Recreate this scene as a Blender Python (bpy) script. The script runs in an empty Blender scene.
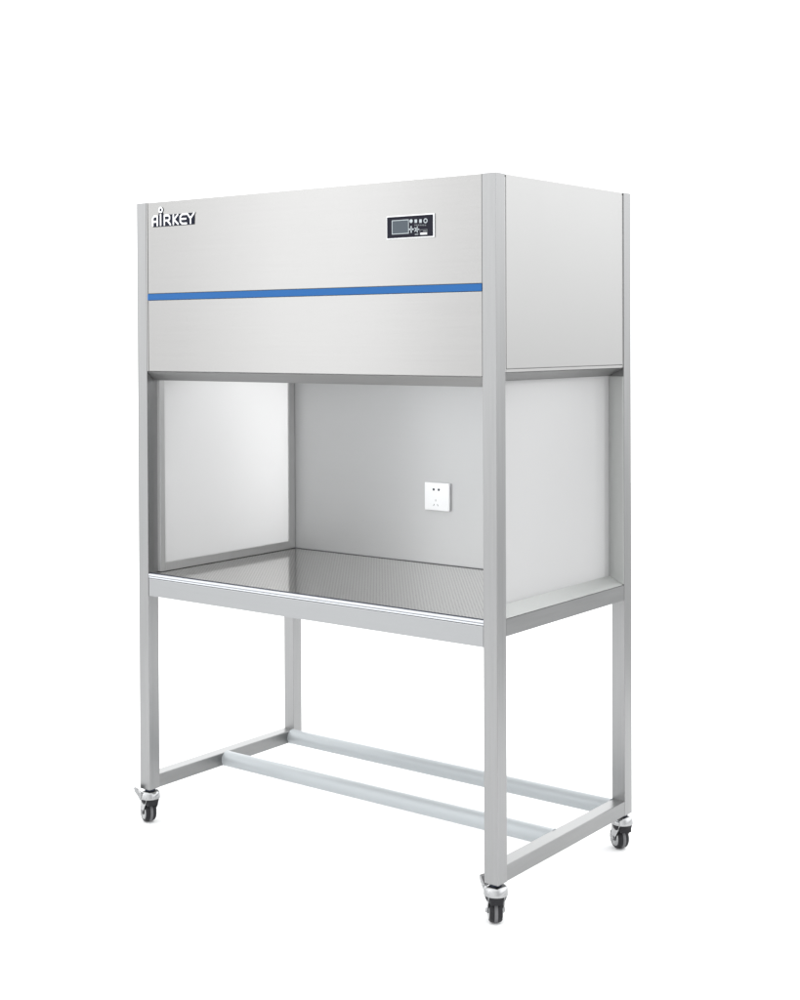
import bpy, bmesh, math, random
from mathutils import Vector, Matrix, Euler
random.seed(4)
S = bpy.context.scene
C = S.collection

# overall measures in metres
W, D, P, H = 1.1975, 0.6462, 0.0383, 1.750      # width, depth, post width, top
ZB = 0.110                                      # underside of the posts
ZF = 0.012                                      # floor

# ------------------------------------------------------------------ helpers
def obj(name, bm, mats, parent=None, smooth=None, label=None):
    bmesh.ops.recalc_face_normals(bm, faces=bm.faces)
    me = bpy.data.meshes.new(name)
    bm.to_mesh(me); bm.free()
    for m in (mats if isinstance(mats, (list, tuple)) else [mats]):
        me.materials.append(m)
    if smooth is not None:
        me.shade_smooth()
        me.set_sharp_from_angle(angle=math.radians(smooth))
    o = bpy.data.objects.new(name, me)
    C.objects.link(o)
    if parent:
        o.parent = parent
    if label:
        o['label'] = label
    return o

def add_box(bm, x0, x1, y0, y1, z0, z1, bev=0.0, seg=2, mat=0):
    t = bmesh.new()
    vs = [t.verts.new(c) for c in ((x0,y0,z0),(x1,y0,z0),(x1,y1,z0),(x0,y1,z0),
                                   (x0,y0,z1),(x1,y0,z1),(x1,y1,z1),(x0,y1,z1))]
    for f in ((0,3,2,1),(4,5,6,7),(0,1,5,4),(1,2,6,5),(2,3,7,6),(3,0,4,7)):
        t.faces.new([vs[i] for i in f])
    if bev:
        bmesh.ops.bevel(t, geom=t.edges[:], offset=bev, segments=seg, profile=0.6, affect='EDGES')
    merge(bm, t, mat)

def merge(bm, t, mat=0, M=None):
    mp = {}
    for v in t.verts:
        mp[v] = bm.verts.new(M @ v.co if M else v.co)
    for f in t.faces:
        try:
            nf = bm.faces.new([mp[v] for v in f.verts])
            nf.material_index = mat
        except ValueError:
            pass
    t.free()

def box(name, ext, mat, parent, bev=0.0012, **k):
    bm = bmesh.new()
    add_box(bm, *ext, bev=bev)
    return obj(name, bm, mat, parent, smooth=8, **k)

def add_prism(bm, poly, axis, a0, a1, bev=0.0, mat=0):
    """poly: 2-D outline in the two other axes, swept along axis from a0 to a1"""
    t = bmesh.new()
    def pt(u, v, a):
        return {'x': (a,u,v), 'y': (u,a,v), 'z': (u,v,a)}[axis]
    lo = [t.verts.new(pt(u, v, a0)) for u, v in poly]
    hi = [t.verts.new(pt(u, v, a1)) for u, v in poly]
    n = len(poly)
    t.faces.new(lo[::-1]); t.faces.new(hi)
    for i in range(n):
        t.faces.new((lo[i], lo[(i+1) % n], hi[(i+1) % n], hi[i]))
    if bev:
        bmesh.ops.bevel(t, geom=t.edges[:], offset=bev, segments=2, affect='EDGES')
    merge(bm, t, mat)

def add_lathe(bm, prof, axis='z', c=(0,0,0), n=32, mat=0):
    """prof: (radius, height) pairs turned round an axis through c"""
    t = bmesh.new()
    rings = []
    for r, h in prof:
        ring = []
        for i in range(n):
            a = 2*math.pi*i/n
            p = {'z': (r*math.cos(a), r*math.sin(a), h), 'y': (r*math.cos(a), h, r*math.sin(a)),
                 'x': (h, r*math.cos(a), r*math.sin(a))}[axis]
            ring.append(t.verts.new(Vector(p) + Vector(c)))
        rings.append(ring)
    for a, b in zip(rings, rings[1:]):
        for i in range(n):
            t.faces.new((a[i], a[(i+1) % n], b[(i+1) % n], b[i]))
    t.faces.new(rings[0]); t.faces.new(rings[-1])
    merge(bm, t, mat)

def raster(bm, inside, x0, x1, z0, z1, step, y):
    """flat lettering: fills the cells inside a shape with runs of quads"""
    nz = int((z1-z0)/step); nx = int((x1-x0)/step)
    for j in range(nz):
        zc = z0 + (j+0.5)*step
        run = None
        for i in range(nx+1):
            on = i < nx and inside(x0 + (i+0.5)*step, zc)
            if on and run is None:
                run = i
            if not on and run is not None:
                a, b = x0+run*step, x0+i*step
                v = [bm.verts.new(p) for p in ((a,y,zc-step/2),(b,y,zc-step/2),(b,y,zc+step/2),(a,y,zc+step/2))]
                bm.faces.new(v)
                run = None

# ---------------------------------------------------------------- materials
def mat(name):
    m = bpy.data.materials.new(name); m.use_nodes = True
    nt = m.node_tree
    return m, nt, nt.nodes['Principled BSDF'], nt.nodes, nt.links

def steel(name, col, rough, stretch, spread=0.03, bump=0, blotch=0.03, metal=1.0, tone=0.05, aniso=0.0):
    """brushed stainless steel; stretch = texture scale per axis (small along the brushing)"""
    m, nt, b, N, L = mat(name)
    tc = N.new('ShaderNodeTexCoord')
    mp = N.new('ShaderNodeMapping'); mp.inputs['Scale'].default_value = stretch
    L.new(tc.outputs['Object'], mp.inputs['Vector'])
    n1 = N.new('ShaderNodeTexNoise'); n1.inputs['Scale'].default_value = 1.0; n1.inputs['Detail'].default_value = 4
    L.new(mp.outputs['Vector'], n1.inputs['Vector'])
    n2 = N.new('ShaderNodeTexNoise'); n2.inputs['Scale'].default_value = 3.2; n2.inputs['Detail'].default_value = 3
    L.new(tc.outputs['Object'], n2.inputs['Vector'])
    r1 = N.new('ShaderNodeMapRange')
    r1.inputs['To Min'].default_value = rough-spread; r1.inputs['To Max'].default_value = rough+spread
    L.new(n1.outputs['Fac'], r1.inputs['Value'])
    r2 = N.new('ShaderNodeMapRange')
    r2.inputs['To Min'].default_value = -blotch; r2.inputs['To Max'].default_value = blotch
    L.new(n2.outputs['Fac'], r2.inputs['Value'])
    ad = N.new('ShaderNodeMath'); ad.operation = 'ADD'
    L.new(r1.outputs['Result'], ad.inputs[0]); L.new(r2.outputs['Result'], ad.inputs[1])
    L.new(ad.outputs[0], b.inputs['Roughness'])
    mx = N.new('ShaderNodeMix'); mx.data_type = 'RGBA'
    mx.inputs['A'].default_value = (*[c*(1-tone) for c in col], 1)
    mx.inputs['B'].default_value = (*[c*(1+tone) for c in col], 1)
    L.new(n1.outputs['Fac'], mx.inputs['Factor'])
    L.new(mx.outputs['Result'], b.inputs['Base Color'])
    if bump:
        bp = N.new('ShaderNodeBump'); bp.inputs['Strength'].default_value = bump; bp.inputs['Distance'].default_value = 0.002
        L.new(n1.outputs['Fac'], bp.inputs['Height']); L.new(bp.outputs['Normal'], b.inputs['Normal'])
    b.inputs['Metallic'].default_value = metal
    if aniso:                                          # brushed along the horizontal: highlights spread upright
        tg = N.new('ShaderNodeTangent'); tg.direction_type = 'RADIAL'; tg.axis = 'Z'
        L.new(tg.outputs['Tangent'], b.inputs['Tangent'])
        b.inputs['Anisotropic'].default_value = aniso
        b.inputs['Anisotropic Rotation'].default_value = 0.25
    return m

def plain(name, col, rough, metal=0.0, noise=0.04, scale=40, coat=0.0, spec=0.5):
    m, nt, b, N, L = mat(name)
    n = N.new('ShaderNodeTexNoise'); n.inputs['Scale'].default_value = scale; n.inputs['Detail'].default_value = 3
    tc = N.new('ShaderNodeTexCoord'); L.new(tc.outputs['Object'], n.inputs['Vector'])
    r = N.new('ShaderNodeMapRange'); r.inputs['To Min'].default_value = max(0.02, rough-noise); r.inputs['To Max'].default_value = rough+noise
    L.new(n.outputs['Fac'], r.inputs['Value']); L.new(r.outputs['Result'], b.inputs['Roughness'])
    b.inputs['Base Color'].default_value = (*col, 1); b.inputs['Metallic'].default_value = metal
    b.inputs['Coat Weight'].default_value = coat
    b.inputs['Specular IOR Level'].default_value = spec
    return m

M_SHEET = steel('brushed_steel_sheet', (0.320, 0.317, 0.312), 0.22, (3, 150, 150), spread=.018, blotch=.028, tone=0.03, aniso=.9)
M_SIDE  = steel('steel_side_sheet', (0.372, 0.370, 0.366), 0.36, (12, 12, 2), spread=.03, blotch=.04, tone=0.01)
M_TUBE  = steel('brushed_steel_tube', (0.290, 0.291, 0.292), 0.35, (120, 120, 4), spread=.04, blotch=.03, tone=0.09)
M_RAIL  = steel('brushed_steel_rail', (0.25, 0.252, 0.252), 0.36, (120, 5, 120), spread=.04, blotch=.03, tone=0.09)
M_BEAM  = steel('brushed_steel_beam', (0.325, 0.33, 0.335), 0.36, (4, 160, 160), spread=.03, blotch=.03, tone=0.03)
M_LIP   = steel('dull_steel_lip', (0.29, 0.29, 0.29), 0.37, (4, 160, 160), spread=.04, blotch=.03, tone=.05)
M_BEAD  = steel('glazing_bead_metal', (0.50, 0.50, 0.498), 0.37, (160, 160, 5), spread=.04, blotch=.03, tone=.05, metal=.7)
M_ALU   = steel('pale_anodised_frame', (0.52, 0.53, 0.52), 0.37, (160, 160, 5), spread=.03, blotch=.03, tone=.03, metal=.8)
M_WALL  = steel('satin_steel_wall', (0.445, 0.45, 0.453), 0.36, (3, 120, 120), spread=.03, blotch=.03, tone=0.015, metal=.45)
M_PIPE  = plain('pale_coated_pipe', (0.37, 0.392, 0.405), 0.36, 0.15, spec=0.12)
M_TRIM  = plain('bright_edge_trim', (0.52, 0.535, 0.56), 0.25, 0.3)
M_SEAL  = plain('grey_sealant', (0.16, 0.165, 0.17), 0.6, spec=.1)
M_DARK  = plain('dark_rubber_seal', (0.03, 0.035, 0.05), 0.4, spec=0.12)
M_BLUE  = plain('blue_strip', (0.020, 0.105, 0.30), 0.35, spec=0.12)
M_WHITE = plain('white_plastic', (0.80, 0.81, 0.82), 0.3)
M_LETW  = plain('white_lettering', (0.85, 0.86, 0.88), 0.4)
M_LETB  = plain('black_lettering', (0.006, 0.008, 0.02), 0.4, spec=0.12)
M_BLACK = plain('black_panel_film', (0.008, 0.008, 0.016), 0.22, spec=0.12)
M_LCD   = plain('grey_screen_glass', (0.075, 0.09, 0.105), 0.15, spec=0.12)
M_ICON  = plain('pale_icon_print', (0.42, 0.46, 0.48), 0.4, spec=0.12)
M_TYRE  = plain('black_rubber_tyre', (0.018, 0.018, 0.02), 0.42, noise=0.1, spec=0.12)
M_TREAD_GLINT = plain('grey_tread_highlight', (0.12, 0.12, 0.125), 0.5, spec=0.12)  # highlight on the tyre, put into the colour as a grey band
M_CHROME = plain('chrome_plate', (0.35, 0.353, 0.357), 0.13, 1.0, noise=0.06, scale=90)
M_FILTER = plain('white_filter_face', (0.75, 0.76, 0.77), 0.6)

def pane_material():
    m, nt, b, N, L = mat('milky_pane')
    b.inputs['Base Color'].default_value = (0.55, 0.55, 0.55, 1)
    b.inputs['Roughness'].default_value = 0.06
    b.inputs['Specular IOR Level'].default_value = 0.9
    t = N.new('ShaderNodeBsdfTranslucent'); t.inputs['Color'].default_value = (0.72, 0.72, 0.72, 1)
    mx = N.new('ShaderNodeMixShader'); mx.inputs['Fac'].default_value = 0.5
    out = N['Material Output']
    L.new(b.outputs['BSDF'], mx.inputs[1]); L.new(t.outputs['BSDF'], mx.inputs[2])
    L.new(mx.outputs['Shader'], out.inputs['Surface'])
    return m
M_PANE = pane_material()

def perforated_material():
    """polished steel sheet with rows of small holes, staggered"""
    m, nt, b, N, L = mat('perforated_steel_top')
    tc = N.new('ShaderNodeTexCoord'); sp = N.new('ShaderNodeSeparateXYZ')
    rt = N.new('ShaderNodeVectorRotate'); rt.rotation_type = 'Z_AXIS'; rt.inputs['Angle'].default_value = math.radians(-38)
    L.new(tc.outputs['Object'], rt.inputs['Vector']); L.new(rt.outputs['Vector'], sp.inputs['Vector'])
    def math_(op, a, c):
        n = N.new('ShaderNodeMath'); n.operation = op
        for i, v in enumerate((a, c)):
            if v is None: continue
            if isinstance(v, (int, float)): n.inputs[i].default_value = v
            else: L.new(v, n.inputs[i])
        return n.outputs[0]
    k = 2*math.pi/0.0155
    sx = math_('COSINE', math_('MULTIPLY', sp.outputs['X'], k), None)
    sy = math_('COSINE', math_('MULTIPLY', sp.outputs['Y'], k), None)
    s = math_('MULTIPLY', sx, sy)
    r = N.new('ShaderNodeMapRange'); r.interpolation_type = 'SMOOTHSTEP'
    r.inputs['From Min'].default_value = 0.45; r.inputs['From Max'].default_value = 0.62
    L.new(s, r.inputs['Value'])
    mx = N.new('ShaderNodeMix'); mx.data_type = 'RGBA'
    mx.inputs['A'].default_value = (0.70, 0.69, 0.672, 1); mx.inputs['B'].default_value = (0.12, 0.116, 0.112, 1)
    L.new(r.outputs['Result'], mx.inputs['Factor']); L.new(mx.outputs['Result'], b.inputs['Base Color'])
    b.inputs['Metallic'].default_value = 1.0
    b.inputs['Roughness'].default_value = 0.10
    bp = N.new('ShaderNodeBump'); bp.inputs['Strength'].default_value = 0.30; bp.inputs['Distance'].default_value = 0.0006; bp.invert = True
    L.new(r.outputs['Result'], bp.inputs['Height']); L.new(bp.outputs['Normal'], b.inputs['Normal'])
    return m
M_TOP = perforated_material()

# ---------------------------------------------------------------- the floor
def floor():
    m, nt, b, N, L = mat('white_floor_paint')
    b.inputs['Base Color'].default_value = (0.83, 0.83, 0.83, 1)
    b.inputs['Roughness'].default_value = 0.9
    b.inputs['Specular IOR Level'].default_value = 0.1
    bm = bmesh.new()
    ux, uy = -0.613, 0.790                                    # the paper runs away from the viewer
    def fl(d, l):
        return (3.004 + ux*d + uy*l, -2.751 + uy*d - ux*l, ZF)
    bm.faces.new([bm.verts.new(p) for p in (fl(2.3,-2.4), fl(2.3,2.3), fl(16,2.3), fl(16,-2.4))])
    o = obj('floor', bm, m)
    o['kind'] = 'structure'
    o['label'] = 'plain white studio paper floor under the bench'
floor()

# ---------------------------------------------------------------- the bench
bench = bpy.data.objects.new('clean_bench', None)
C.objects.link(bench)
bench['label'] = 'tall stainless steel clean air bench on castors with a blue stripe across its hood'
bench['category'] = 'clean bench'

# posts
for x0, y0 in ((0,0), (W-P,0), (0,D-P), (W-P,D-P)):
    box('post', (x0, x0+P, y0, y0+P, ZB, H), M_TUBE, bench, bev=0.0014)

g = 0.0012                                             # joint between sheet and post
ZS = 1.2815                                            # underside of the hood front
# hood: front sheets with the blue strip between them
box('front_panel', (P+g+.004, W-P-g, 0.0012, 0.016, 1.4965, H-0.0004), M_SHEET, bench, bev=0.0018)
box('front_panel', (P+g+.004, W-P-g, 0.0012, 0.016, ZS, 1.4785), M_SHEET, bench, bev=0.0018)
box('corner_seam', (P+.0004, P+g+.0034, 0.0005, 0.016, ZS, H-0.0004), M_SIDE, bench, bev=0.0008)
box('blue_stripe', (P+g+.004, W-P-g, -0.0010, 0.012, 1.4785+.0006, 1.4965-.0006), M_BLUE, bench, bev=0.0006)
box('top_panel', (0.0165, W-0.0165, 0.0165, D-0.0165, H-0.0050, H-0.0009), M_SIDE, bench, bev=0.0008)
for x0, x1 in ((W-0.016, W-0.0012), (0.0012, 0.016)):
    box('side_panel', (x0, x1, P+0.0062, D-P-0.0062, 1.2985, H-0.0004), M_SIDE, bench, bev=0.0018)
for x0, x1 in ((W-0.016, W-0.0022), (0.0022, 0.016)):
    bm = bmesh.new()
    add_box(bm, x0, x1, P+.0006, P+.0056, 1.291, H-.0075, bev=.0008)
    add_box(bm, x0, x1, D-P-.0056, D-P-.0006, 1.291, H-.0075, bev=.0008)
    add_box(bm, x0, x1, P+.0062, D-P-.0062, 1.2905, 1.2975, bev=.0008)
    obj('side_panel_frame', bm, M_SIDE, bench, smooth=8)
box('back_panel', (P+g, W-P-g, D-0.016, D-0.0015, 0.70, H-0.0004), M_SIDE, bench, bev=0.0018)
box('filter_face', (P+.001, W-P-.001, 0.032, D-P-.022, 1.300, 1.306), M_FILTER, bench, bev=0.001)

# sloping lip under the hood front, and the sloping rails of the side openings
bm = bmesh.new()
add_prism(bm, [(0.0008, ZS-.0006), (0.018, ZS-.0006), (0.034, 1.262), (0.034, 1.2565), (0.026, 1.2565)], 'x', P+.0006, W-P-.0006, bev=0.0006)
obj('hood_lip', bm, M_LIP, bench, smooth=8)
XI = 0.0445                                            # inset of the side panes
for s in (0, 1):
    mx = (lambda x: x) if s == 0 else (lambda x: W-x)
    bm = bmesh.new()
    add_prism(bm, [(mx(0.0006), 1.2900), (mx(0.030), 1.2900), (mx(XI+.004), 1.280), (mx(XI+.004), 1.2685), (mx(XI-.001), 1.2685)], 'y', P+.0006, D-P-.0006, bev=0.0005)
    obj('side_rail', bm, M_LIP, bench, smooth=8)
    bm = bmesh.new()
    add_prism(bm, [(mx(0.0008), 0.6795), (mx(P), 0.6795), (mx(P), 0.7150), (mx(XI+.003), 0.7180), (mx(XI+.003), .7185), (mx(0.0008), 0.7195)], 'y', P+.0006, D-P-.0006, bev=0.0005)
    obj('side_beam', bm, M_RAIL, bench, smooth=8)
    bm = bmesh.new()                                   # pale ledge sloping down from the pane
    add_prism(bm, [(mx(0.0016), 0.7203), (mx(XI+.0015), 0.7203), (mx(XI+.0015), .741), (mx(XI-.002), .741)], 'y', P+.0006, D-P-.0036, bev=0.0005)
    obj('glazing_ledge', bm, M_ALU, bench, smooth=8)
    xa, xb = sorted((mx(XI-.0015), mx(XI+.0015)))
    pane = box('side_pane', (xa, xb, P+.008, D-P-.001, 0.738, 1.285), M_PANE, bench, bev=0.0005)
    bm = bmesh.new()                                   # beads round the pane on the inside
    xa, xb = sorted((mx(XI+.0018), mx(XI+.0055)))
    xc, xd = sorted((mx(P-.003), mx(XI+.0055)))
    add_box(bm, xc, xd, P-.0012, .0545, .7195, 1.262, bev=.0005)
    add_box(bm, xa, xb, .578, .6060, .7195, 1.285, bev=.0005)
    add_box(bm, xa, xb, .0548, .5777, .7195, .7425, bev=.0005)
    add_box(bm, xa, xb, .0548, .5777, 1.264, 1.285, bev=.0005)
    obj('glazing_bead', bm, M_BEAD, pane, smooth=8)
    # closing strip between the post and the pane
    xa, xb = sorted((mx(.0016), mx(XI-.0017)))
    bm = bmesh.new()
    add_box(bm, xa, xb, D-P-.0033, D-P-.0005, .722, 1.268, bev=.0004)
    obj('cover_strip', bm, M_ALU, pane, smooth=8)

# work zone: back wall, socket, table
box('back_wall', (P+.0015, W-P-.0015, D-P+.0003, D-P+.0033, 0.7195, 1.299), M_WALL, bench, bev=0.0004)
box('wall_seal', (P+.008, W-P-.008, D-P-.0042, D-P-.0002, 0.7182, 0.7193), M_SEAL, bench, bev=0.0006)
bm = bmesh.new()
add_box(bm, P+.0008, W-P-.0008, 0.0125, D-P+.004, 0.7130, 0.7180, bev=0.0006)
obj('table_top', bm, M_TOP, bench, smooth=8)
box('front_beam', (P+.0006, W-P-.0006, 0.0008, 0.030, 0.6555, 0.7046), M_BEAM, bench, bev=0.0016)
bm = bmesh.new()
def bead(zc, r, yc):
    poly = [(yc, zc-r)] + [(yc-r*1.05*math.cos(a), zc+r*math.sin(a)) for a in [math.radians(-80+160*i/8) for i in range(9)]] + [(yc, zc+r)]
    add_prism(bm, poly + [(0.0115, zc+r), (0.0115, zc-r)], 'x', P+.0006, W-P-.0006)
bead(.7142, .0034, .0038); bead(.7078, .0026, .0034)
obj('edge_trim', bm, M_TRIM, bench, smooth=50)
box('trim_seal', (P+.0008, W-P-.0008, .0070, .0124, .7174, .7192), M_DARK, bench, bev=.0004)
box('back_beam', (P+.0006, W-P-.0006, D-P+.006, D-.017, 0.6795, 0.7120), M_BEAM, bench, bev=0.0016)

# lower frame
for x0 in (0.0006, W-P+.0006):
    box('base_rail', (x0, x0+P-.0012, P-.001, D-P+.001, ZB+.0004, 0.1485), M_RAIL, bench, bev=0.0022)
for yc in (0.310, 0.602):
    bm = bmesh.new()
    add_lathe(bm, [(.0222, P-.002), (.0222, W-P+.002)], 'x', (0, yc, .1275), 40)
    pipe = obj('cross_pipe', bm, M_PIPE, bench, smooth=50)
    bm = bmesh.new()                                   # weld rings where the pipe meets the rails
    add_lathe(bm, [(.0223, P-.001), (.0232, P-.001), (.0223, P+.0030)], 'x', (0, yc, .1275), 40)
    obj('weld', bm, M_PIPE, pipe, smooth=50)
    bm = bmesh.new()
    add_lathe(bm, [(.0223, W-P-.0030), (.0232, W-P+.001), (.0223, W-P+.001)], 'x', (0, yc, .1275), 40)
    obj('weld', bm, M_PIPE, pipe, smooth=50)

# power socket on the back wall
YW = D-P+.0003
bm = bmesh.new()
add_box(bm, .5545, .6415, YW-.009, YW, .8740, .9540, bev=.0025, seg=3)
sock = obj('power_socket', bm, M_WHITE, bench, smooth=40)
bm = bmesh.new()
for x, z, r in ((.5872, .9345, .0036), (.6050, .9345, .0036)):
    add_lathe(bm, [(r, -.0003), (r, .0002)], 'y', (x, YW-.009, z), 16)
def slot(cx, cz, w, h, ang):
    t = bmesh.new()
    vs = [t.verts.new(p) for p in ((-w/2,-.0003,-h/2),(w/2,-.0003,-h/2),(w/2,-.0003,h/2),(-w/2,-.0003,h/2))]
    t.faces.new(vs)
    merge(bm, t, 0, Matrix.Translation((cx, YW-.009, cz)) @ Matrix.Rotation(ang, 4, 'Y'))
obj('socket_hole', bm, M_DARK, sock, smooth=50)
bm = bmesh.new()
slot(.5945, .9035, .0018, .0060, 0); slot(.5880, .8900, .0020, .0062, math.radians(32)); slot(.6015, .8900, .0020, .0062, math.radians(-32))
obj('earth_slot', bm, plain('grey_slot', (.16,.165,.17), .5), sock)

# control panel on the hood
bm = bmesh.new(); add_box(bm, .8835, 1.0255, -.0022, .0012, 1.6090, 1.6655, bev=.0010)
cp = obj('control_panel', bm, M_WHITE, bench, smooth=8)
bm = bmesh.new(); add_box(bm, .8865, 1.0222, -.0040, -.0023, 1.6120, 1.6625, bev=.0006)
obj('panel_face', bm, M_BLACK, cp, smooth=8)
YF = -.0041
def frame(x0, x1, z0, z1, t, y, m, name):
    bm = bmesh.new()
    for a, b, c, d in ((x0,x1,z0,z0+t), (x0,x1,z1-t,z1), (x0,x0+t,z0+t,z1-t), (x1-t,x1,z0+t,z1-t)):
        bm.faces.new([bm.verts.new(p) for p in ((a,y,c),(b,y,c),(b,y,d),(a,y,d))])
    return obj(name, bm, m, cp)
frame(.9015, .9525, 1.6205, 1.6545, .0019, YF-.0004, M_ICON, 'screen_frame')
bm = bmesh.new(); add_box(bm, .9036, .9504, YF-.0008, YF+.0001, 1.6226, 1.6524, bev=.0002)
obj('screen', bm, M_LCD, cp)
def px(u): return .8865 + (u-105)/615*.1357
def pz(v, u=400): return 1.6625 - (v-(172-(u-105)*.062))/262*.0505
def disc_icon(u, v, r, hole=0, petals=0):
    cx, cz = px(u), pz(v, u)
    def ins(x, z):
        dx, dz = x-cx, z-cz; d = math.hypot(dx, dz)
        if petals:
            a = math.atan2(dz, dx)
            return d < r*(.55+.45*math.cos(petals*a)) and d > r*.15
        return hole <= d < r
    bm = bmesh.new(); raster(bm, ins, cx-r, cx+r, cz-r, cz+r, r/9, YF-.0004)
    obj('button', bm, M_ICON, cp)
def rect_icon(u0, u1, v0, v1, m=M_ICON, name='button'):
    um = (u0+u1)/2
    bm = bmesh.new()
    a, b, c, d = px(u0), px(u1), pz(v1, um), pz(v0, um)
    bm.faces.new([bm.verts.new(p) for p in ((a,YF-.0004,c),(b,YF-.0004,c),(b,YF-.0004,d),(a,YF-.0004,d))])
    obj(name, bm, m, cp)
disc_icon(436, 216, .0046); rect_icon(482, 516, 196, 238); rect_icon(545, 578, 194, 238)
disc_icon(628, 212, .0058, hole=.0034)
disc_icon(436, 318, .0080, petals=4); disc_icon(510, 320, .0080, petals=5)
rect_icon(425, 448, 352, 362); rect_icon(485, 530, 376, 384)
M_PRINT = plain('dim_grey_print', (.13,.14,.15), .45)
for i in range(7):
    rect_icon(482+i*23, 482+i*23+15, 258, 274, M_PRINT, 'print')
frame(px(552), px(652), pz(388, 600), pz(318, 600), .0012, YF-.0004, M_PRINT, 'button')
rect_icon(560, 646, 358, 380, M_LETW); rect_icon(596, 640, 332, 348, M_PRINT)

# lettering on the hood, single strokes drawn white over black
LH = .0285                                             # letter height
def seg_dist(p, a, b):
    ax, ay = a; bx, by = b
    dx, dy = bx-ax, by-ay
    L2 = dx*dx+dy*dy
    t = 0 if L2 == 0 else max(0, min(1, ((p[0]-ax)*dx+(p[1]-ay)*dy)/L2))
    return math.hypot(p[0]-ax-t*dx, p[1]-ay-t*dy)
def strokes():
    X0, Z0, k, h = .0668, 1.6845, .0003111, .0255
    def q(u, f): return (X0+(u-165)*k, Z0+f*h)
    S_ = []
    def path(*pts):
        pts = [q(*p) for p in pts]
        S_.extend(zip(pts, pts[1:]))
    path((165,0), (165,.78), (178,1), (222,1), (222,0)); path((165,.42), (222,.42))          # A
    path((265,0), (265,1.16))                                                                # i
    path((312,0), (312,1), (360,1), (378,.86), (378,.6), (362,.46), (318,.46)); path((350,.46), (388,0))   # R
    path((425,0), (425,1)); path((480,1.0), (432,.5), (484,0))                               # K
    path((588,1), (535,1), (512,.78), (512,.22), (535,0), (588,0)); path((530,.5), (580,.5)) # E
    path((600,1), (638,.5), (682,1.05)); path((638,.5), (638,0))                             # Y
    return S_
SEG = strokes()
DOT = (.0980, 1.7265)
def near(p, w):
    return any(seg_dist(p, a, b) < w for a, b in SEG)
def ins_black(x, z):
    if math.hypot(x-DOT[0], z-DOT[1]) < .0042: return True
    if abs(x-.0975) < .0085 and 1.7095 < z < 1.7185: return True
    if not (.0668-.0008 < x < .228 and 1.6805 < z < 1.7125): return False
    return near((x-.0008, z+.0004), .0125)
def ins_white(x, z):
    d = math.hypot(x-DOT[0], z-DOT[1])
    if .0042 <= d < .0086: return True
    return near((x, z), .0026)
bm = bmesh.new(); raster(bm, ins_white, .055, .245, 1.675, 1.740, .0006, -.0011)
let = obj('lettering', bm, M_LETW, bench)
bm = bmesh.new(); raster(bm, ins_black, .055, .245, 1.675, 1.740, .0006, -.0003)
obj('lettering_shadow', bm, M_LETB, let)

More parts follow.
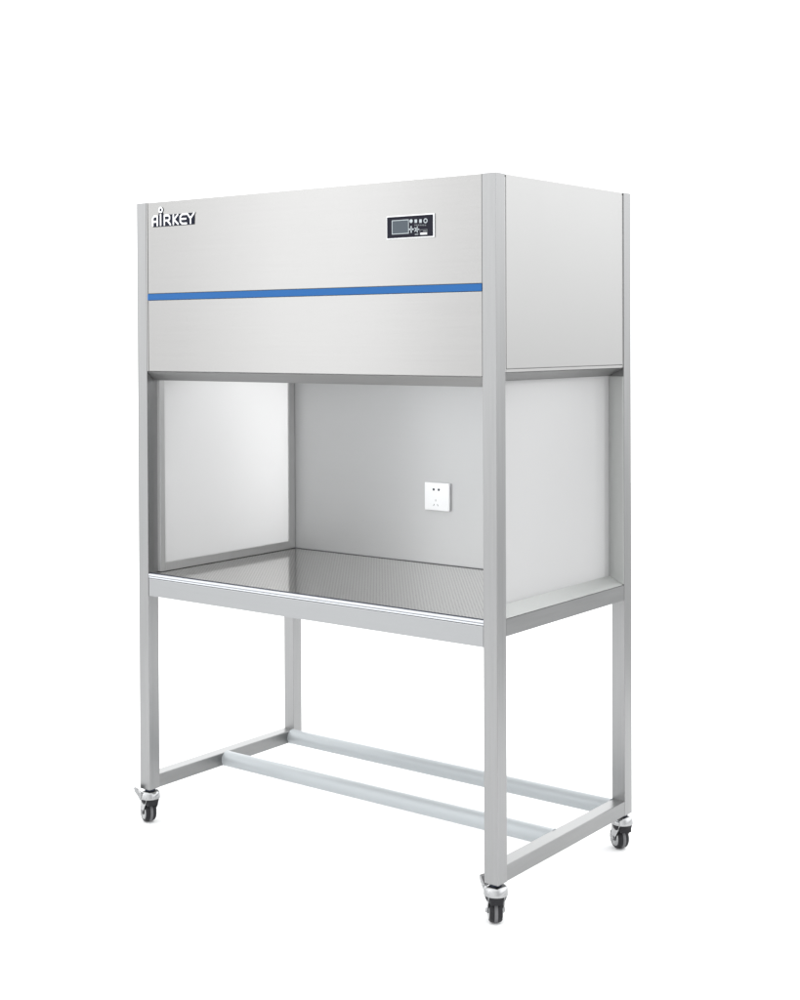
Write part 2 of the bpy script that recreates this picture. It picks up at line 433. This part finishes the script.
# castors
def caster(x, y, roll, lever):
    """roll: heading of the wheel; lever: heading of the brake lever (degrees)"""
    Mw = Matrix.Translation((x, y, ZB)) @ Matrix.Rotation(math.radians(roll), 4, 'Z')
    Ml = Matrix.Translation((x, y, ZB)) @ Matrix.Rotation(math.radians(lever), 4, 'Z')
    def put(name, bm, m, M, parent, sm=40):
        bm.transform(M); return obj(name, bm, m, parent, smooth=sm)
    tr, zc, R = -.014, -.0690, .0284
    bm = bmesh.new()                                   # chrome housing with two cheeks
    add_lathe(bm, [(.013,-.0055), (.021,-.0065), (.0255,-.0095), (.0275,-.0140), (.0286,-.0270), (.0270,-.0270), (.0262,-.0150), (.012,-.0110)], n=40)
    for s in (-1, 1):
        out = [(-.0225,-.020), (.0215,-.020), (.0195,-.0300), (.0080,-.050), (tr+.009,zc+.004), (tr+.0075,zc-.0055), (tr,zc-.0095), (tr-.0075,zc-.0055), (tr-.0098,zc+.004), (-.0215,-.045)]
        ya, yb = sorted((s*.0178, s*.0198))
        add_prism(bm, out, 'y', ya, yb, bev=.0004)
    # rounded shoulders of the housing on the cheek sides
    h = put('caster', bm, M_CHROME, Mw, bench)
    bm = bmesh.new()
    add_lathe(bm, [(.0125,.0002), (.0145,-.0010), (.0145,-.0056), (.0125,-.0058)], n=28)
    put('stem', bm, M_DARK, Mw, h)
    bm = bmesh.new()                                   # black brake block under the housing
    add_lathe(bm, [(.0205,-.0170), (.0262,-.0180), (.0262,-.0300), (.0240,-.0380), (.0195,-.0440), (.012,-.0450)], n=32)
    add_box(bm, .004, .0235, -.0155, .0155, -.047, -.030, bev=.004)
    put('brake_block', bm, M_TYRE, Mw, h)
    bm = bmesh.new()
    w = .0152
    add_lathe(bm, [(R-.008,-w), (R-.0042,-w), (R-.0012,-w+.0030), (R,-w+.0085), (R,w-.0085), (R-.0012,w-.0030), (R-.0042,w), (R-.008,w)], 'y', (tr,0,zc), 48)
    put('tyre', bm, M_TYRE, Mw, h)
    bm = bmesh.new()
    add_lathe(bm, [(R+.0004,-.0040), (R+.0009,-.0032), (R+.0009,.0032), (R+.0004,.0040)], 'y', (tr,0,zc), 48)
    put('tread_highlight', bm, M_TREAD_GLINT, Mw, h)
    bm = bmesh.new()
    for s in (-1, 1):
        add_lathe(bm, [(R-.0078, s*(w+.0002)), (R-.0095, s*(w+.0012)), (.010, s*(w+.0006)), (.0075, s*(w+.0022)), (.004, s*(w+.0024))], 'y', (tr,0,zc), 40)
    put('rim', bm, M_CHROME, Mw, h)
    bm = bmesh.new()
    add_lathe(bm, [(.0030,-.0235), (.0056,-.0228), (.0060,-.0195), (.0060,.0195), (.0056,.0228), (.0030,.0235)], 'y', (tr,0,zc), 6)
    put('axle', bm, M_CHROME, Mw, h)
    bm = bmesh.new()                                   # pressed brake lever, curling up at its end
    prof = [(.018,-.0145), (.028,-.0110), (.0345,-.0030), (.0380,.0060), (.0425,.0080), (.0462,.0050), (.0420,-.0080), (.0340,-.0180), (.0285,-.0310), (.0240,-.0310)]
    add_prism(bm, prof, 'y', -.0105, .0105, bev=.0008)
    add_lathe(bm, [(.0028,-.0118), (.0036,-.0112), (.0036,.0112), (.0028,.0118)], 'y', (.0330,0,-.0140), 14)
    put('brake_lever', bm, M_CHROME, Ml, h)
caster(P/2, P/2, -22, 232)
caster(W-P/2, P/2, -50, 166)
caster(W-P/2, D-P/2, -32, 140)

# ---------------------------------------------------------------- world and lamps
wd = bpy.data.worlds.new('World'); S.world = wd; wd.use_nodes = True
N, L = wd.node_tree.nodes, wd.node_tree.links
bg = N['Background']
tc = N.new('ShaderNodeTexCoord')
def wdot(v, a, b, lo, hi, src=None):
    d = N.new('ShaderNodeVectorMath'); d.operation = 'DOT_PRODUCT'
    L.new(src or tc.outputs['Generated'], d.inputs[0]); d.inputs[1].default_value = Vector(v).normalized()
    r = N.new('ShaderNodeMapRange'); r.interpolation_type = 'SMOOTHSTEP'
    r.inputs['From Min'].default_value = a; r.inputs['From Max'].default_value = b
    r.inputs['To Min'].default_value = lo; r.inputs['To Max'].default_value = hi
    L.new(d.outputs['Value'], r.inputs['Value'])
    return r.outputs['Result']
def wadd(a, b):
    n = N.new('ShaderNodeMath'); n.operation = 'ADD'; L.new(a, n.inputs[0]); L.new(b, n.inputs[1]); return n.outputs[0]
def wmul(a, b):
    n = N.new('ShaderNodeMath'); n.operation = 'MULTIPLY'; L.new(a, n.inputs[0]); L.new(b, n.inputs[1]); return n.outputs[0]
def wmax(a, b):
    n = N.new('ShaderNodeMath'); n.operation = 'MAXIMUM'; L.new(a, n.inputs[0]); L.new(b, n.inputs[1]); return n.outputs[0]
BACK = (-0.62, 0.78, 0.03)
room = wdot(BACK, 0.50, 0.97, 0.86, 2.2)                     # white studio backdrop, lit
room = wadd(room, wdot((-0.50,-0.86,0.10), -0.30, 0.95, 0.0, 0.75))   # brighter side of the studio
hv = N.new('ShaderNodeVectorMath'); hv.operation = 'MULTIPLY'; hv.inputs[1].default_value = (1, 1, 0)
L.new(tc.outputs['Generated'], hv.inputs[0])
hn = N.new('ShaderNodeVectorMath'); hn.operation = 'NORMALIZE'; L.new(hv.outputs[0], hn.inputs[0])
room = wadd(room, wdot((-2.36,-2.75,0), 0.9955, 0.9997, 0.0, 0.70, hn.outputs[0]))  # tall bright band added front left, for the sheen on the hood sheets
# the studio's grey floor lies below the horizon, away from the white paper
low = wmax(wdot((0,0,1), -0.35, -0.02, 0.50, 1.0), wdot((-0.50,-0.86,0), 0.60, 0.10, 0.0, 1.0))
low = wmul(low, wmax(wdot((0,0,1), -0.30, 0.0, 0.88, 1.0), wdot((0.75,0.66,0), 0.70, 0.20, 0.0, 1.0)))
st = wmul(room, low)
hi = wmul(wdot((0,0,1), -0.14, 0.22, 0.0, 1.45), wdot((0.75,0.66,0), 0.20, 0.80, 0.0, 1.0))   # glow added high on the right, lifts the right-hand faces
st = wadd(st, hi)
st = wadd(st, wmul(wdot((0,0,1), -0.02, 0.30, 0.0, 0.5), wdot((-0.64,-0.77,0), 0.50, 0.90, 0.0, 1.0)))   # glow added high in front, lifts the upper post fronts
st = wadd(st, wdot((0,0,1), 0.35, 0.95, 0.0, 0.6))           # white ceiling
L.new(st, bg.inputs['Strength'])
bg.inputs['Color'].default_value = (0.985, 0.993, 1.0, 1)

# fill lamp added up under the hood to brighten the work zone
la = bpy.data.lights.new('fill_light', 'AREA'); la.shape = 'RECTANGLE'; la.size = 1.05; la.size_y = 0.34
la.energy = 1.6; la.color = (1.0, 1.0, 1.0)
lo = bpy.data.objects.new('fill_light', la); C.objects.link(lo); lo.location = (W/2, .27, 1.297)

# unseen lamp added outside on the left, brightens the rear half of the pane
lb = bpy.data.lights.new('pane_fill', 'AREA'); lb.shape = 'RECTANGLE'; lb.size = 0.25; lb.size_y = 0.7; lb.energy = 3.9
ob = bpy.data.objects.new('pane_fill', lb); C.objects.link(ob); ob.location = (-0.24, 0.56, 1.16)
ob.rotation_euler = Vector((0.50, -0.10, 0.0)).to_track_quat('-Z', 'Y').to_euler()

# ---------------------------------------------------------------- camera
cam = bpy.data.cameras.new('camera'); co = bpy.data.objects.new('camera', cam); C.objects.link(co)
co.location = (3.00438, -2.75139, 1.37324)
co.rotation_euler = (1.557470, 0.004371, 0.659987)
cam.sensor_width = 36; cam.lens = 36*1435.217/1000
cam.shift_x = (400-382.782)/1000; cam.shift_y = (356.469-500)/1000
cam.clip_start = 0.05; cam.clip_end = 500
S.camera = co
S.view_settings.view_transform = 'Standard'; S.view_settings.look = 'None'
S.view_settings.exposure = 0.25; S.view_settings.gamma = 1
